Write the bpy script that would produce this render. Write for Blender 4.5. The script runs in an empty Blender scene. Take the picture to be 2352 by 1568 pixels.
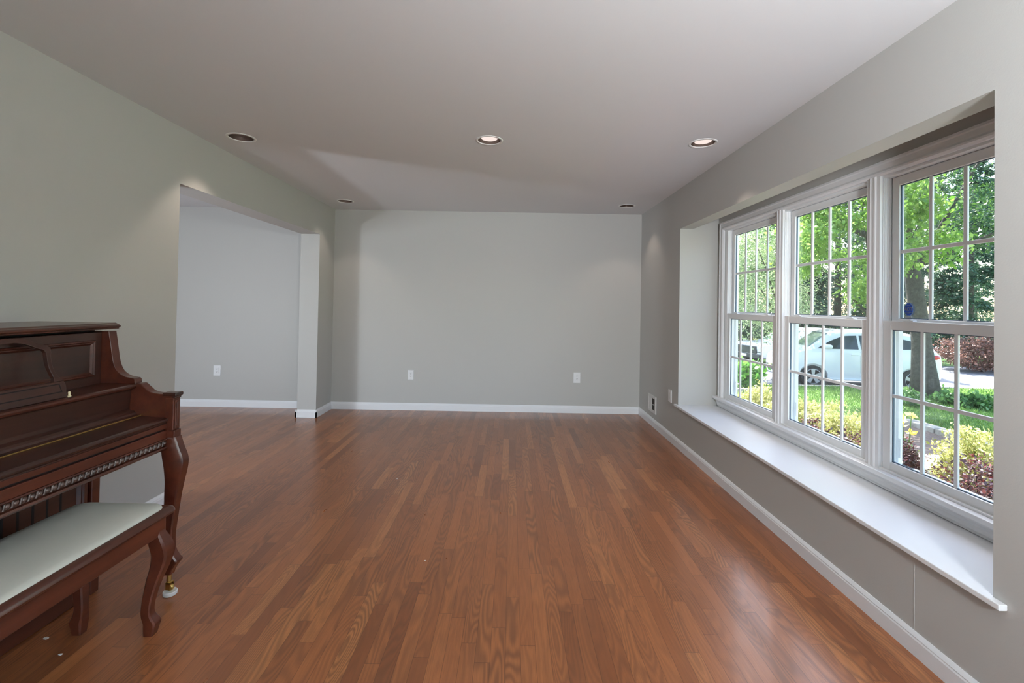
import bpy, bmesh, math, random
import numpy as np
from mathutils import Vector, Matrix

PI = math.pi
S = bpy.context.scene
C = S.collection
rnd = random.Random(7)

# ------------------------------------------------------------------ camera, sky, sun, large lights, exposure
F = 1060.0
cam_d = bpy.data.cameras.new('camera'); cam = bpy.data.objects.new('camera', cam_d); C.objects.link(cam)
cam_d.sensor_width = 36.0; cam_d.lens = F / 2352 * 36
cam_d.shift_x = (1176 - 1175.5) / 2352; cam_d.shift_y = (682.06 - 784) / 2352
cam_d.clip_start = 0.05; cam_d.clip_end = 400
yaw, pitch, roll = 0.0002, 0.0137, 0.0175
fw = Vector((math.sin(yaw)*math.cos(pitch), math.cos(yaw)*math.cos(pitch), math.sin(pitch)))
r0 = Vector((math.cos(yaw), -math.sin(yaw), 0)); u0 = r0.cross(fw)
rr = r0*math.cos(roll) + u0*math.sin(roll); uu = u0*math.cos(roll) - r0*math.sin(roll)
M = Matrix((rr, uu, -fw)).transposed().to_4x4(); M.translation = (0, 0, 1.3233)
cam.matrix_world = M
S.camera = cam

S.view_settings.view_transform = 'Standard'; S.view_settings.look = 'None'
S.view_settings.exposure = 0.0; S.view_settings.gamma = 1.0; S.view_settings.use_curve_mapping = False

world = bpy.data.worlds.new('world'); S.world = world; world.use_nodes = True
wn = world.node_tree; wn.nodes.clear()
sky = wn.nodes.new('ShaderNodeTexSky'); sky.sky_type = 'NISHITA'; sky.sun_disc = False
sky.sun_elevation = math.radians(52); sky.sun_rotation = math.radians(10); sky.air_density = 1.2; sky.dust_density = 2.0
bg = wn.nodes.new('ShaderNodeBackground'); bg.inputs['Strength'].default_value = 0.95
wo = wn.nodes.new('ShaderNodeOutputWorld')
wn.links.new(sky.outputs[0], bg.inputs[0]); wn.links.new(bg.outputs[0], wo.inputs[0])

def lamp(name, kind, loc, target, energy, color=(1, 1, 1), **kw):
    d = bpy.data.lights.new(name, kind); d.energy = energy; d.color = color
    for k, v in kw.items(): setattr(d, k, v)
    o = bpy.data.objects.new(name, d); C.objects.link(o); o.location = loc
    o.rotation_euler = (Vector(target) - Vector(loc)).to_track_quat('-Z', 'Y').to_euler()
    return o
lamp('sun', 'SUN', (0, 0, 20), (0.15, -0.75 * 10, 20 - 10.0), 27.0, (1, 0.96, 0.9), angle=0.009)
# daylight through the wide window in the wall behind the camera and through the next room, plus an added soffit fill there; flash bounced off the ceiling behind the camera
lamp('daylight_rear_window', 'AREA', (0.0, -3.02, 1.25), (-0.05, 3, 1.42), 29, (0.90, 0.955, 1), shape='RECTANGLE', size=2.9, size_y=1.7)
lamp('daylight_hall_window', 'AREA', (-5.2, 1.0, 1.2), (-2.4, 4.2, 1.5), 60, (0.80, 0.90, 1), shape='RECTANGLE', size=1.2, size_y=1.0)
lamp('hall_floor_bounce', 'AREA', (-4.54, 2.0, 0.713), (-1.5, 3.6, 2.4), 38, (0.80, 0.89, 1), shape='DISK', size=0.22)
lamp('hall_soffit_fill', 'AREA', (-3.15, 2.5, 0.03), (-3.0, 2.8, 2.0), 7, (0.78, 0.88, 1), shape='DISK', size=0.6)  # added fill lamp near the hall floor, brightens the opening's soffit
lamp('bounced_flash', 'AREA', (0.75, -0.75, 1.6), (1.3, -0.1, 2.44), 150, (0.91, 0.96, 1), shape='DISK', size=0.4)

# ------------------------------------------------------------------ node / material helpers
def lin(c):
    return tuple(((v/255)/12.92 if v <= 10 else (((v/255)+0.055)/1.055)**2.4) for v in c) + (1.0,)
class NT:
    def __init__(s, name):
        s.m = bpy.data.materials.new(name); s.m.use_nodes = True; s.t = s.m.node_tree; s.t.nodes.clear()
        s.out = s.n('ShaderNodeOutputMaterial')
    def n(s, typ, **kw):
        nd = s.t.nodes.new(typ)
        for k, v in kw.items(): setattr(nd, k, v)
        return nd
    def l(s, a, b): s.t.links.new(a, b)
    def math(s, op, a, b=None, c=None):
        nd = s.n('ShaderNodeMath', operation=op)
        for i, v in enumerate((a, b, c)):
            if v is None: continue
            if hasattr(v, 'is_output'): s.l(v, nd.inputs[i])
            else: nd.inputs[i].default_value = v
        return nd.outputs[0]
    def mix(s, fac, a, b, blend='MIX'):
        nd = s.n('ShaderNodeMix', data_type='RGBA', blend_type=blend)
        for sock, v in ((nd.inputs[0], fac), (nd.inputs[6], a), (nd.inputs[7], b)):
            if hasattr(v, 'is_output'): s.l(v, sock)
            else: sock.default_value = v
        return nd.outputs[2]
    def ramp(s, fac, stops, interp='LINEAR'):
        nd = s.n('ShaderNodeValToRGB'); cr = nd.color_ramp; cr.interpolation = interp
        while len(cr.elements) > 1: cr.elements.remove(cr.elements[-1])
        cr.elements[0].position = stops[0][0]; cr.elements[0].color = stops[0][1]
        for p, c in stops[1:]:
            e = cr.elements.new(p); e.color = c
        s.l(fac, nd.inputs[0]); return nd.outputs[0]
    def principled(s, base=None, rough=0.5, **kw):
        p = s.n('ShaderNodeBsdfPrincipled')
        for k, v in dict({'Base Color': base, 'Roughness': rough}, **kw).items():
            if v is None: continue
            if hasattr(v, 'is_output'): s.l(v, p.inputs[k])
            else: p.inputs[k].default_value = v
        return p
    def bump(s, h, strength=0.2, dist=0.01):
        b = s.n('ShaderNodeBump'); b.inputs['Strength'].default_value = strength; b.inputs['Distance'].default_value = dist
        s.l(h, b.inputs['Height']); return b.outputs[0]
    def coords(s, kind='Object', scale=(1, 1, 1)):
        tc = s.n('ShaderNodeTexCoord'); mp = s.n('ShaderNodeMapping'); mp.inputs['Scale'].default_value = scale
        s.l(tc.outputs[kind], mp.inputs['Vector']); return mp.outputs[0]
    def noise(s, vec, scale, detail=3, rough=0.5, out=0):
        nd = s.n('ShaderNodeTexNoise'); nd.inputs['Scale'].default_value = scale; nd.inputs['Detail'].default_value = detail
        nd.inputs['Roughness'].default_value = rough
        if vec is not None: s.l(vec, nd.inputs['Vector'])
        return nd.outputs[out]
    def end(s, sh):
        s.l(sh if hasattr(sh, 'is_output') else sh.outputs[0], s.out.inputs['Surface']); return s.m

def flat(name, rgb, rough=0.5, bump=0.0, bscale=200, vary=0.0, vscale=6, **kw):
    t = NT(name); c = lin(rgb); v = t.coords()
    base = c
    if vary:
        nz = t.noise(v, vscale, 4)
        base = t.mix(t.math('MULTIPLY', nz, 1.0), tuple(x*(1-vary) for x in c[:3])+(1,), tuple(min(1, x*(1+vary)) for x in c[:3])+(1,))
    p = t.principled(base, rough, **kw)
    if bump: t.l(t.bump(t.noise(v, bscale, 2), bump, 0.002), p.inputs['Normal'])
    return t.end(p)

def wood(name, dark, mid, rough=0.28, scale=(14, 1.2, 14), coat=0.3):
    t = NT(name); v = t.coords('Object', scale)
    n1 = t.noise(v, 1.6, 5, 0.6); n2 = t.noise(t.coords('Object', (4, 4, 4)), 1.0, 2)
    f = t.math('ADD', t.math('MULTIPLY', n1, 0.7), t.math('MULTIPLY', n2, 0.3))
    col = t.ramp(f, [(0.32, lin(dark)), (0.68, lin(mid))])
    p = t.principled(col, rough, **{'Coat Weight': coat, 'Coat Roughness': 0.18})
    return t.end(p)

def floor_mat():
    t = NT('oak_strip_floor')
    tc = t.n('ShaderNodeTexCoord'); sp = t.n('ShaderNodeSeparateXYZ'); t.l(tc.outputs['Object'], sp.inputs[0])
    X, Y = sp.outputs[0], sp.outputs[1]
    xs = t.math('DIVIDE', X, 0.0571); col = t.math('FLOOR', xs); fx = t.math('FRACT', xs)
    w1 = t.n('ShaderNodeTexWhiteNoise', noise_dimensions='1D'); t.l(col, w1.inputs['W'])
    L = t.math('ADD', 0.42, t.math('MULTIPLY', w1.outputs['Value'], 0.65))
    ys = t.math('ADD', t.math('DIVIDE', Y, L), t.math('MULTIPLY', w1.outputs['Value'], 57.3))
    row = t.math('FLOOR', ys); fy = t.math('FRACT', ys)
    cb = t.n('ShaderNodeCombineXYZ'); t.l(col, cb.inputs[0]); t.l(row, cb.inputs[1])
    w2 = t.n('ShaderNodeTexWhiteNoise', noise_dimensions='2D'); t.l(cb.outputs[0], w2.inputs['Vector'])
    idv = w2.outputs['Value']; sc = t.n('ShaderNodeSeparateColor'); t.l(w2.outputs['Color'], sc.inputs[0])
    base = t.ramp(idv, [(0.0, lin((124, 72, 42))), (0.12, lin((146, 87, 50))), (0.5, lin((158, 96, 56))), (0.85, lin((167, 103, 60))), (1.0, lin((182, 120, 72)))])
    # cathedral grain: contour lines of a stretched noise, different in every board
    g = t.n('ShaderNodeCombineXYZ'); t.l(t.math('MULTIPLY', X, 9.0), g.inputs[0])
    t.l(t.math('MULTIPLY', Y, 1.25), g.inputs[1]); t.l(t.math('MULTIPLY', idv, 91.0), g.inputs[2])
    nz = t.noise(g.outputs[0], 1.0, 1.5, 0.4)
    rings = t.math('SINE', t.math('MULTIPLY', nz, t.math('ADD', 60.0, t.math('MULTIPLY', sc.outputs[1], 110.0))))
    rings = t.math('MULTIPLY', t.math('ADD', rings, 1.0), 0.5)
    g2 = t.n('ShaderNodeCombineXYZ'); t.l(t.math('MULTIPLY', X, 260.0), g2.inputs[0])
    t.l(t.math('MULTIPLY', Y, 9.0), g2.inputs[1]); t.l(t.math('MULTIPLY', idv, 33.0), g2.inputs[2])
    fine = t.ramp(t.noise(g2.outputs[0], 1.0, 3, 0.65), [(0.36, (0, 0, 0, 1)), (0.66, (1, 1, 1, 1))])
    gr = t.math('MULTIPLY', rings, t.math('ADD', 0.10, t.math('MULTIPLY', sc.outputs[2], 0.62)))
    c1 = t.mix(gr, base, lin((98, 62, 40)))
    c2 = t.mix(t.math('MULTIPLY', fine, 0.42), c1, lin((116, 70, 42)))
    # knots and blotches
    bl = t.noise(t.coords('Object', (3, 1.2, 1)), 2.0, 3)
    c2 = t.mix(t.math('MULTIPLY', t.ramp(bl, [(0.4, (0, 0, 0, 1)), (0.75, (1, 1, 1, 1))]), 0.18), c2, lin((172, 112, 74)))
    gx = t.math('LESS_THAN', t.math('MINIMUM', fx, t.math('SUBTRACT', 1.0, fx)), 0.016)
    gy = t.math('LESS_THAN', t.math('MULTIPLY', t.math('MINIMUM', fy, t.math('SUBTRACT', 1.0, fy)), L), 0.0011)
    gap = t.math('MAXIMUM', gx, gy)
    cf = t.mix(t.math('MULTIPLY', gap, 0.5), c2, lin((52, 30, 20)))
    rough = t.math('ADD', 0.25, t.math('MULTIPLY', t.noise(t.coords('Object', (5, 2, 1)), 3.0, 3), 0.1))
    p = t.principled(cf, rough, **{'Coat Weight': 0.22, 'Coat Roughness': 0.12})
    hb = t.math('ADD', t.math('MULTIPLY', gap, -1.0), t.math('ADD', t.math('MULTIPLY', fine, 0.12), t.math('MULTIPLY', nz, 0.5)))
    t.l(t.bump(hb, 0.22, 0.0025), p.inputs['Normal'])
    return t.end(p)

def leaf_mat(name, cols, trans=0.45, rough=0.45):
    t = NT(name); ge = t.n('ShaderNodeNewGeometry')
    n = len(cols)
    c = t.ramp(ge.outputs['Random Per Island'], [(i/max(1, n-1), lin(x)) for i, x in enumerate(cols)])
    p = t.principled(c, rough); tr = t.n('ShaderNodeBsdfTranslucent'); t.l(c, tr.inputs[0])
    mx = t.n('ShaderNodeMixShader'); mx.inputs[0].default_value = trans
    t.l(p.outputs[0], mx.inputs[1]); t.l(tr.outputs[0], mx.inputs[2]); return t.end(mx)

def glass_mat(name, tint=(0.95, 0.975, 0.97), refl=0.06):
    t = NT(name); tr = t.n('ShaderNodeBsdfTransparent'); tr.inputs[0].default_value = tint + (1,)
    gl = t.n('ShaderNodeBsdfGlossy'); gl.inputs['Roughness'].default_value = 0.02
    fr = t.n('ShaderNodeFresnel'); fr.inputs['IOR'].default_value = 1.35
    mx = t.n('ShaderNodeMixShader'); t.l(t.math('MULTIPLY', fr.outputs[0], refl*4), mx.inputs[0])
    t.l(tr.outputs[0], mx.inputs[1]); t.l(gl.outputs[0], mx.inputs[2]); return t.end(mx)

def emit_mat(name, rgb, strength):
    t = NT(name); e = t.n('ShaderNodeEmission'); e.inputs[0].default_value = lin(rgb); e.inputs[1].default_value = strength
    return t.end(e)

def ground_mat(name, cols, scale=8, rough=0.9, bump=0.6, dist=0.03):
    t = NT(name); v = t.coords()
    n1 = t.noise(v, scale, 8, 0.7); n2 = t.noise(v, 0.5, 2)
    f = t.math('ADD', t.math('MULTIPLY', n1, 0.75), t.math('MULTIPLY', n2, 0.25))
    c = t.ramp(f, [(0.3 + 0.4*i/(len(cols)-1), lin(x)) for i, x in enumerate(cols)])
    p = t.principled(c, rough); t.l(t.bump(n1, bump, dist), p.inputs['Normal']); return t.end(p)

MT = dict(
    wall=flat('greige_wall_paint', (184, 183, 179), 0.55, 0.12, 160),
    ceil=flat('ceiling_paint', (218, 219, 221), 0.75, 0.08, 140),
    trim=flat('white_trim_paint', (230, 231, 233), 0.35),
    vinyl=flat('white_vinyl', (232, 234, 235), 0.3),
    floor=floor_mat(),
    glass=glass_mat('window_glass', (0.955, 0.968, 0.968)),
    spacer=flat('window_spacer', (70, 90, 110), 0.4),
    maho=wood('mahogany', (48, 24, 17), (84, 43, 29)),
    mahod=wood('dark_mahogany', (40, 23, 18), (68, 38, 28), 0.32),
    mahor=wood('red_mahogany', (58, 27, 18), (94, 46, 30)),
    carved=wood('carved_bead_wood', (48, 32, 27), (74, 52, 44), 0.3),
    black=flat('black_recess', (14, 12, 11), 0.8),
    brass=flat('brass', (196, 170, 104), 0.28, Metallic=1.0),
    ivory=flat('ivory_knob', (226, 214, 176), 0.35),
    vinylseat=flat('sage_grey_vinyl', (196, 197, 186), 0.6, 0.2, 60, 0.06, 5),
    cup=flat('white_plastic', (222, 221, 217), 0.4),
    plate=flat('outlet_plate', (228, 229, 230), 0.35),
    slot=flat('outlet_slot', (60, 58, 55), 0.6),
    vent=flat('register_enamel', (214, 213, 210), 0.4),
    ventdark=flat('register_dark', (58, 56, 52), 0.7),
    ring=flat('downlight_trim_ring', (232, 232, 230), 0.5),
    baffle=flat('bronze_baffle', (96, 84, 78), 0.32, Metallic=0.6),
    bulb=emit_mat('lamp_lens', (255, 236, 228), 1.0),
    blue=leaf_mat('sticker_blue', [(34, 86, 180), (34, 86, 180)], 0.25, 0.4),
    stkwhite=leaf_mat('sticker_white', [(240, 243, 246), (240, 243, 246)], 0.75, 0.5),
    stkgrey=flat('sticker_grey', (150, 152, 158), 0.5),
    fleck=flat('white_paint_chip', (235, 235, 232), 0.6),
    lawn=ground_mat('lawn_ground', [(70, 96, 48), (104, 136, 68), (136, 166, 92)], 14, 0.9, 0.8, 0.03),
    asphalt=ground_mat('asphalt', [(92, 94, 100), (118, 120, 126), (140, 142, 146)], 20, 0.9, 0.3, 0.01),
    mulch=ground_mat('bark_mulch', [(86, 70, 62), (136, 118, 106), (178, 162, 150)], 26, 0.95, 1.0, 0.04),
    stone=ground_mat('pale_stone', [(120, 114, 104), (164, 158, 146), (196, 190, 178)], 9, 0.85, 0.5, 0.02),
    bark=ground_mat('grey_bark', [(46, 42, 38), (84, 80, 74), (118, 114, 106)], 14, 0.95, 1.0, 0.05),
    twig=flat('dark_twig', (60, 44, 38), 0.8),
    carpaint=flat('white_car_paint', (226, 230, 232), 0.25, **{'Coat Weight': 0.6}),
    carglass=flat('car_glass', (46, 60, 62), 0.08, **{'Specular IOR Level': 0.8}),
    windsh=flat('windshield_glass', (120, 140, 130), 0.08, **{'Specular IOR Level': 0.8}),
    tyre=flat('tyre_rubber', (38, 38, 40), 0.7),
    alloy=flat('alloy_rim', (190, 192, 194), 0.35, Metallic=0.6),
    dark=flat('dark_plastic', (36, 40, 46), 0.5),
    redlens=flat('red_lens', (190, 40, 44), 0.2),
    lamplens=flat('headlamp_lens', (214, 220, 222), 0.12),
    platey=flat('licence_plate', (226, 214, 150), 0.4),
    metalliccar=flat('steel_blue_paint', (62, 84, 116), 0.25, **{'Coat Weight': 0.6}),
    leaf_bright=leaf_mat('bright_maple_leaves', [(92, 138, 52), (140, 176, 80), (116, 158, 64), (182, 204, 122)], 0.5, 0.3),
    leaf_pale=leaf_mat('pale_small_leaves', [(110, 140, 84), (156, 176, 126), (196, 208, 172), (120, 150, 94)], 0.4, 0.32),
    leaf_shade=leaf_mat('shaded_tree_leaves', [(44, 74, 56), (58, 92, 62), (104, 142, 66), (52, 84, 66)], 0.3, 0.3),
    leaf_con=leaf_mat('dark_conifer_needles', [(34, 62, 46), (48, 82, 60), (62, 98, 70), (84, 116, 84)], 0.25),
    leaf_gold=leaf_mat('golden_shrub_leaves', [(138, 148, 72), (190, 190, 118), (214, 210, 156), (160, 168, 84)], 0.35),
    leaf_barb=leaf_mat('barberry_leaves', [(62, 40, 48), (82, 56, 60), (94, 84, 86), (128, 62, 62), (60, 66, 58)], 0.2, 0.3),
    leaf_red=leaf_mat('red_maple_leaves', [(92, 66, 58), (128, 92, 80), (160, 118, 104), (84, 76, 58)], 0.3),
    leaf_green=leaf_mat('garden_green_leaves', [(70, 124, 50), (108, 166, 66), (150, 200, 90), (84, 140, 70)], 0.4),
    leaf_hosta=leaf_mat('ground_plant_leaves', [(58, 98, 52), (86, 130, 70), (122, 162, 94), (70, 112, 62)], 0.35),  # greens darkened: the tree's shade is put into the leaf colour
    leaf_grass=leaf_mat('grass_blades', [(88, 124, 58), (114, 150, 74), (144, 174, 98)], 0.3),
    petal=leaf_mat('yellow_petals', [(240, 210, 80), (250, 236, 150), (246, 222, 100)], 0.35),
)

# ------------------------------------------------------------------ mesh builder
class MB:
    def __init__(s): s.v = []; s.f = []
    def add(s, vs, fs):
        b = len(s.v); s.v += [tuple(p) for p in vs]; s.f += [tuple(i+b for i in f) for f in fs]; return s
    def box(s, x0, x1, y0, y1, z0, z1):
        x0, x1 = sorted((x0, x1)); y0, y1 = sorted((y0, y1)); z0, z1 = sorted((z0, z1))
        return s.add([(x0,y0,z0),(x1,y0,z0),(x1,y1,z0),(x0,y1,z0),(x0,y0,z1),(x1,y0,z1),(x1,y1,z1),(x0,y1,z1)],
                     [(0,3,2,1),(4,5,6,7),(0,1,5,4),(1,2,6,5),(2,3,7,6),(3,0,4,7)])
    def prism(s, poly, axis, a, b):
        # poly: list of 2D points; axis 'x' (poly in y,z), 'y' (x,z), 'z' (x,y)
        def P(p, t):
            return {'x': (t, p[0], p[1]), 'y': (p[0], t, p[1]), 'z': (p[0], p[1], t)}[axis]
        n = len(poly); vs = [P(p, a) for p in poly] + [P(p, b) for p in poly]
        fs = [tuple(range(n)), tuple(range(2*n-1, n-1, -1))] + [(i, (i+1) % n, (i+1) % n + n, i+n) for i in range(n)]
        return s.add(vs, fs)
    def rings(s, rings, cap=True, closed=True):
        n = len(rings[0]); vs = [p for r in rings for p in r]; fs = []
        for k in range(len(rings)-1):
            for i in range(n if closed else n-1):
                j = (i+1) % n; fs.append((k*n+i, k*n+j, (k+1)*n+j, (k+1)*n+i))
        if cap and closed:
            fs.append(tuple(range(n-1, -1, -1))); fs.append(tuple(range((len(rings)-1)*n, len(rings)*n)))
        return s.add(vs, fs)
    def lathe(s, prof, c, seg=24, axis='z', cap=True):
        rs = []
        for r, h in prof:
            ring = []
            for i in range(seg):
                a = 2*PI*i/seg; p = (r*math.cos(a), r*math.sin(a), h)
                p = {'z': p, 'x': (p[2], p[0], p[1]), 'y': (p[0], p[2], p[1])}[axis]
                ring.append((c[0]+p[0], c[1]+p[1], c[2]+p[2]))
            rs.append(ring)
        return s.rings(rs, cap)
    def tube(s, pts, rad, seg=8):
        rs = []; pts = [Vector(p) for p in pts]
        for i, p in enumerate(pts):
            d = (pts[min(i+1, len(pts)-1)] - pts[max(i-1, 0)]).normalized()
            a = Vector((0, 0, 1)) if abs(d.z) < 0.9 else Vector((1, 0, 0))
            u = d.cross(a).normalized(); w = d.cross(u)
            r = rad[i] if isinstance(rad, (list, tuple)) else rad
            rs.append([tuple(p + u*r*math.cos(2*PI*k/seg) + w*r*math.sin(2*PI*k/seg)) for k in range(seg)])
        return s.rings(rs)
    def sq_sweep(s, secs, ch=0.3):
        # secs: (x, y, z, hx, hy) horizontal chamfered-rectangle sections
        rs = []
        for x, y, z, hx, hy in secs:
            cx, cy = hx*ch, hy*ch
            rs.append([(x+hx-cx,y-hy,z),(x+hx,y-hy+cy,z),(x+hx,y+hy-cy,z),(x+hx-cx,y+hy,z),(x-hx+cx,y+hy,z),(x-hx,y+hy-cy,z),(x-hx,y-hy+cy,z),(x-hx+cx,y-hy,z)])
        return s.rings(rs)
    def build(s, name, mat, parent=None, bevel=0.0, smooth=False, loc=None, seg=2):
        me = bpy.data.meshes.new(name); me.from_pydata(s.v, [], s.f); me.update()
        bm = bmesh.new(); bm.from_mesh(me); bmesh.ops.recalc_face_normals(bm, faces=bm.faces); bm.to_mesh(me); bm.free()
        if isinstance(mat, str): mat = MT[mat]
        me.materials.append(mat)
        o = bpy.data.objects.new(name, me); C.objects.link(o)
        if parent: o.parent = parent
        if loc is not None:
            o.location = loc
        if bevel:
            b = o.modifiers.new('bevel', 'BEVEL'); b.width = bevel; b.segments = seg; b.limit_method = 'ANGLE'; b.angle_limit = math.radians(30)
        if smooth:
            for p in me.polygons: p.use_smooth = True
            if smooth == 'auto':
                for e in me.edges: pass
                me.set_sharp_from_angle(angle=math.radians(35))
        return o

def thing(name, label, cat, loc, rz=0.0, group=None):
    o = bpy.data.objects.new(name, None); C.objects.link(o); o.location = loc; o.rotation_euler = (0, 0, rz)
    o.empty_display_size = 0.1
    return tag(o, label, cat, group)
def tag(o, label, cat, group=None, kind=None):
    o['label'] = label; o['category'] = cat
    if group: o['group'] = group
    if kind: o['kind'] = kind
    return o
def struct(o, label=None):
    o['kind'] = 'structure'
    if label: o['label'] = label
    return o
def dup(root, loc, rz=None, label=None, group=None):
    r = root.copy(); C.objects.link(r); r.location = loc
    if rz is not None: r.rotation_euler = (0, 0, rz)
    if label: r['label'] = label
    if group: r['group'] = group
    for ch in list(root.children):
        c = ch.copy(); C.objects.link(c); c.parent = r
        for g in ch.children:
            d = g.copy(); C.objects.link(d); d.parent = c
    return r

# ------------------------------------------------------------------ room shell
XL, XR, YB, H = -2.185, 1.581, 5.654, 2.44
T = 0.2125; YJ, YN, ZD = 5.220, 3.015, 2.070            # opening in the left wall
NF, NN, NZ, ZS, XN = 4.348, 1.512, 2.056, 0.40, 1.945    # window recess
YR = -3.2; HX = -6.0                                     # wall behind the camera, far side of the next room

struct(MB().box(HX, 2.06, YR, YB, -0.12, 0).build('floor', 'floor'), 'brown glossy oak strip floor')
# ceiling with five round holes for the recessed lights
LIGHTS = [(-1.895, 3.186), (-0.172, 3.157), (1.288, 3.137), (-1.892, 5.180), (1.277, 5.172)]
ce = MB().box(HX, 2.06, YR, YB, H, H+0.14).build('ceiling', 'ceil')
cut = MB()
for x, y in LIGHTS: cut.lathe([(0.083, -0.2), (0.083, 0.3)], (x, y, H), 32)
co = cut.build('cutter', 'ceil')
def boolean(o, cutter):
    m = o.modifiers.new('cut', 'BOOLEAN'); m.operation = 'DIFFERENCE'; m.object = cutter; m.solver = 'EXACT'
    dg = bpy.context.evaluated_depsgraph_get(); dg.update()
    me = bpy.data.meshes.new_from_object(o.evaluated_get(dg)); o.modifiers.remove(m); o.data = me
    bpy.data.objects.remove(cutter)
boolean(ce, co); struct(ce, 'flat white painted ceiling')
# unseen slab above the lights, keeps the sky out of the fittings
struct(MB().box(HX-0.2, 2.3, YR-0.2, YB+0.2, H+0.28, H+0.40).build('sky_block_slab', 'ceil'))

struct(MB().box(XL-T, XL, YR, YN, 0, H).box(XL-T, XL, YJ, YB, 0, H).box(XL-T, XL, YN, YJ, ZD, H).build('wall_left', 'wall'), 'grey left wall with wide cased-free opening')
struct(MB().box(HX-0.15, 2.2, YB, YB+0.15, -0.1, H+0.3).build('wall_back', 'wall'), 'plain grey back wall')
wr = MB()
wr.box(XR, 2.06, YR, NN, 0, H).box(XR, 2.06, NF, YB, 0, H).box(XR, 2.06, NN, NF, 0, ZS-0.020)
wr.box(XR, XR+0.125, NN, NF, NZ, H).box(XR+0.125, 2.06, NN, NF, 2.23, H)
wr.box(XN, 2.06, NN, NF, ZS-0.020, 0.462).box(XN, 2.06, NN, NF, 2.072, 2.23).box(XN, 2.06, NN, 1.585, 0.46, 2.08).box(XN, 2.06, 4.222, NF, 0.46, 2.08)
struct(wr.build('wall_right', 'wall'), 'grey right wall with deep window recess')
# wall behind the camera with a wide window opening, and the next room
wb = MB().box(XL, -1.5, YR-0.15, YR, 0, H).box(1.5, 2.06, YR-0.15, YR, 0, H).box(-1.5, 1.5, YR-0.15, YR, 0, 0.35).box(-1.5, 1.5, YR-0.15, YR, 2.15, H)
wb.box(HX, XL, YR-0.15, YR, 0, H)
struct(wb.build('wall_rear', 'wall'))
wl = MB().box(HX-0.15, HX, YR, 0.0, 0, H).box(HX-0.15, HX, 1.6, YB, 0, H).box(HX-0.15, HX, 0, 1.6, 0, 0.6).box(HX-0.15, HX, 0, 1.6, 2.1, H)
struct(wl.build('wall_hall', 'wall'))

# baseboards: flat board with an ogee top
BP = [(0, 0), (0.0145, 0), (0.0145, 0.062), (0.012, 0.068), (0.0125, 0.072), (0.008, 0.080), (0.004, 0.087), (0, 0.087)]
def base_along_y(mb, x, sgn, y0, y1): mb.prism([(x+sgn*a, b) for a, b in BP], 'y', y0, y1)
def base_along_x(mb, y, sgn, x0, x1): mb.prism([(y+sgn*a, b) for a, b in BP], 'x', x0, x1)
m = MB(); base_along_x(m, YB, -1, XL, XR); struct(m.build('baseboard_back', 'trim'), 'white baseboard on back wall')
m = MB(); base_along_y(m, XR, -1, YR, 4.70); base_along_y(m, XR, -1, 4.703, YB-0.001)
struct(m.build('baseboard_right', 'trim'), 'white baseboard under the bay window')
m = MB(); base_along_y(m, XL, 1, YR, YN+0.0145); base_along_y(m, XL, 1, YJ-0.0145, YB-0.001); base_along_x(m, YJ, -1, XL-T-0.0145, XL+0.0145)
base_along_x(m, YN, 1, XL-T-0.0145, XL+0.0145)
struct(m.build('baseboard_left', 'trim'), 'white baseboard of left wall and pillar')
m = MB(); base_along_x(m, YB, -1, HX, XL-T); base_along_y(m, XL-T, -1, YJ-0.0145, YB)
struct(m.build('baseboard_hall', 'trim'), 'white baseboard of next room')
# caulk joint in the right baseboard
m = MB().box(1.5655, 1.5668, 4.697, 4.709, 0.001, 0.07); m.build('caulk_joint', 'trim', bpy.data.objects['baseboard_right'])
# vertical plaster seam on the right wall below the shelf
MB().box(XR-0.0008, XR+0.001, 1.803, 1.807, 0.088, 0.35).build('plaster_seam', 'wall', bpy.data.objects['wall_right'])

# ------------------------------------------------------------------ window shelf, casing, stool
e_ = 0.0004
m = MB().prism([(1.552, NN-0.045), (XR-e_, NN-0.045), (XR-e_, NN+e_), (XN, NN+e_), (XN, NF-e_), (XR-e_, NF-e_), (XR-e_, NF+0.04), (1.552, NF+0.04)], 'z', ZS-0.020, ZS)
struct(m.build('trim_1', 'trim', bevel=0.003), 'deep white window shelf')
# casing: head and far/near sides with a stepped profile
def casing_prof(u): return u
m = MB()
CAS = [(0, 0), (0.012, 0.0), (0.020, 0.002), (0.022, 0.014), (0.017, 0.020), (0.016, 0.046), (0.019, 0.052), (0.022, 0.057), (0.021, 0.066), (0.015, 0.072), (0.012, 0.076), (0, 0.076)]
# head: outer edge at z=2.103, going down
Yc0, Yc1 = 1.515, 4.293
m.rings([[(XN-a, Yc1-b, 0.497) for a, b in CAS], [(XN-a, Yc1-b, 2.103-b) for a, b in CAS], [(XN-a, Yc0+b, 2.103-b) for a, b in CAS], [(XN-a, Yc0+b, 0.497) for a, b in CAS]])
struct(m.build('trim_2', 'trim'), 'white moulded window casing')
WC = [3.778, 2.903, 2.031]; PER = 0.872
m = MB()
MUL = [(0, -0.044), (0.014, -0.044), (0.016, -0.024), (0.021, -0.020), (0.023, -0.013), (0.020, -0.007), (0.020, 0.007), (0.023, 0.013), (0.021, 0.020), (0.016, 0.024), (0.014, 0.044), (0, 0.044)]
for c in (3.3385, 2.467): m.prism([(XN-a, c+b) for a, b in MUL], 'z', 0.497, 2.030)
struct(m.build('trim_3', 'trim'), 'white mullion casings between the windows')
m = MB().box(1.893, 2.0, Yc0-0.0, 4.332, 0.472, 0.497)
m.prism([(XN, 0.402), (1.934, 0.402), (1.934, 0.412), (1.928, 0.418), (1.925, 0.440), (1.918, 0.455), (1.905, 0.466), (1.903, 0.473), (XN, 0.473)], 'y', Yc0, 4.318)
struct(m.build('trim_4', 'trim', bevel=0.006), 'white window stool and apron')

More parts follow.
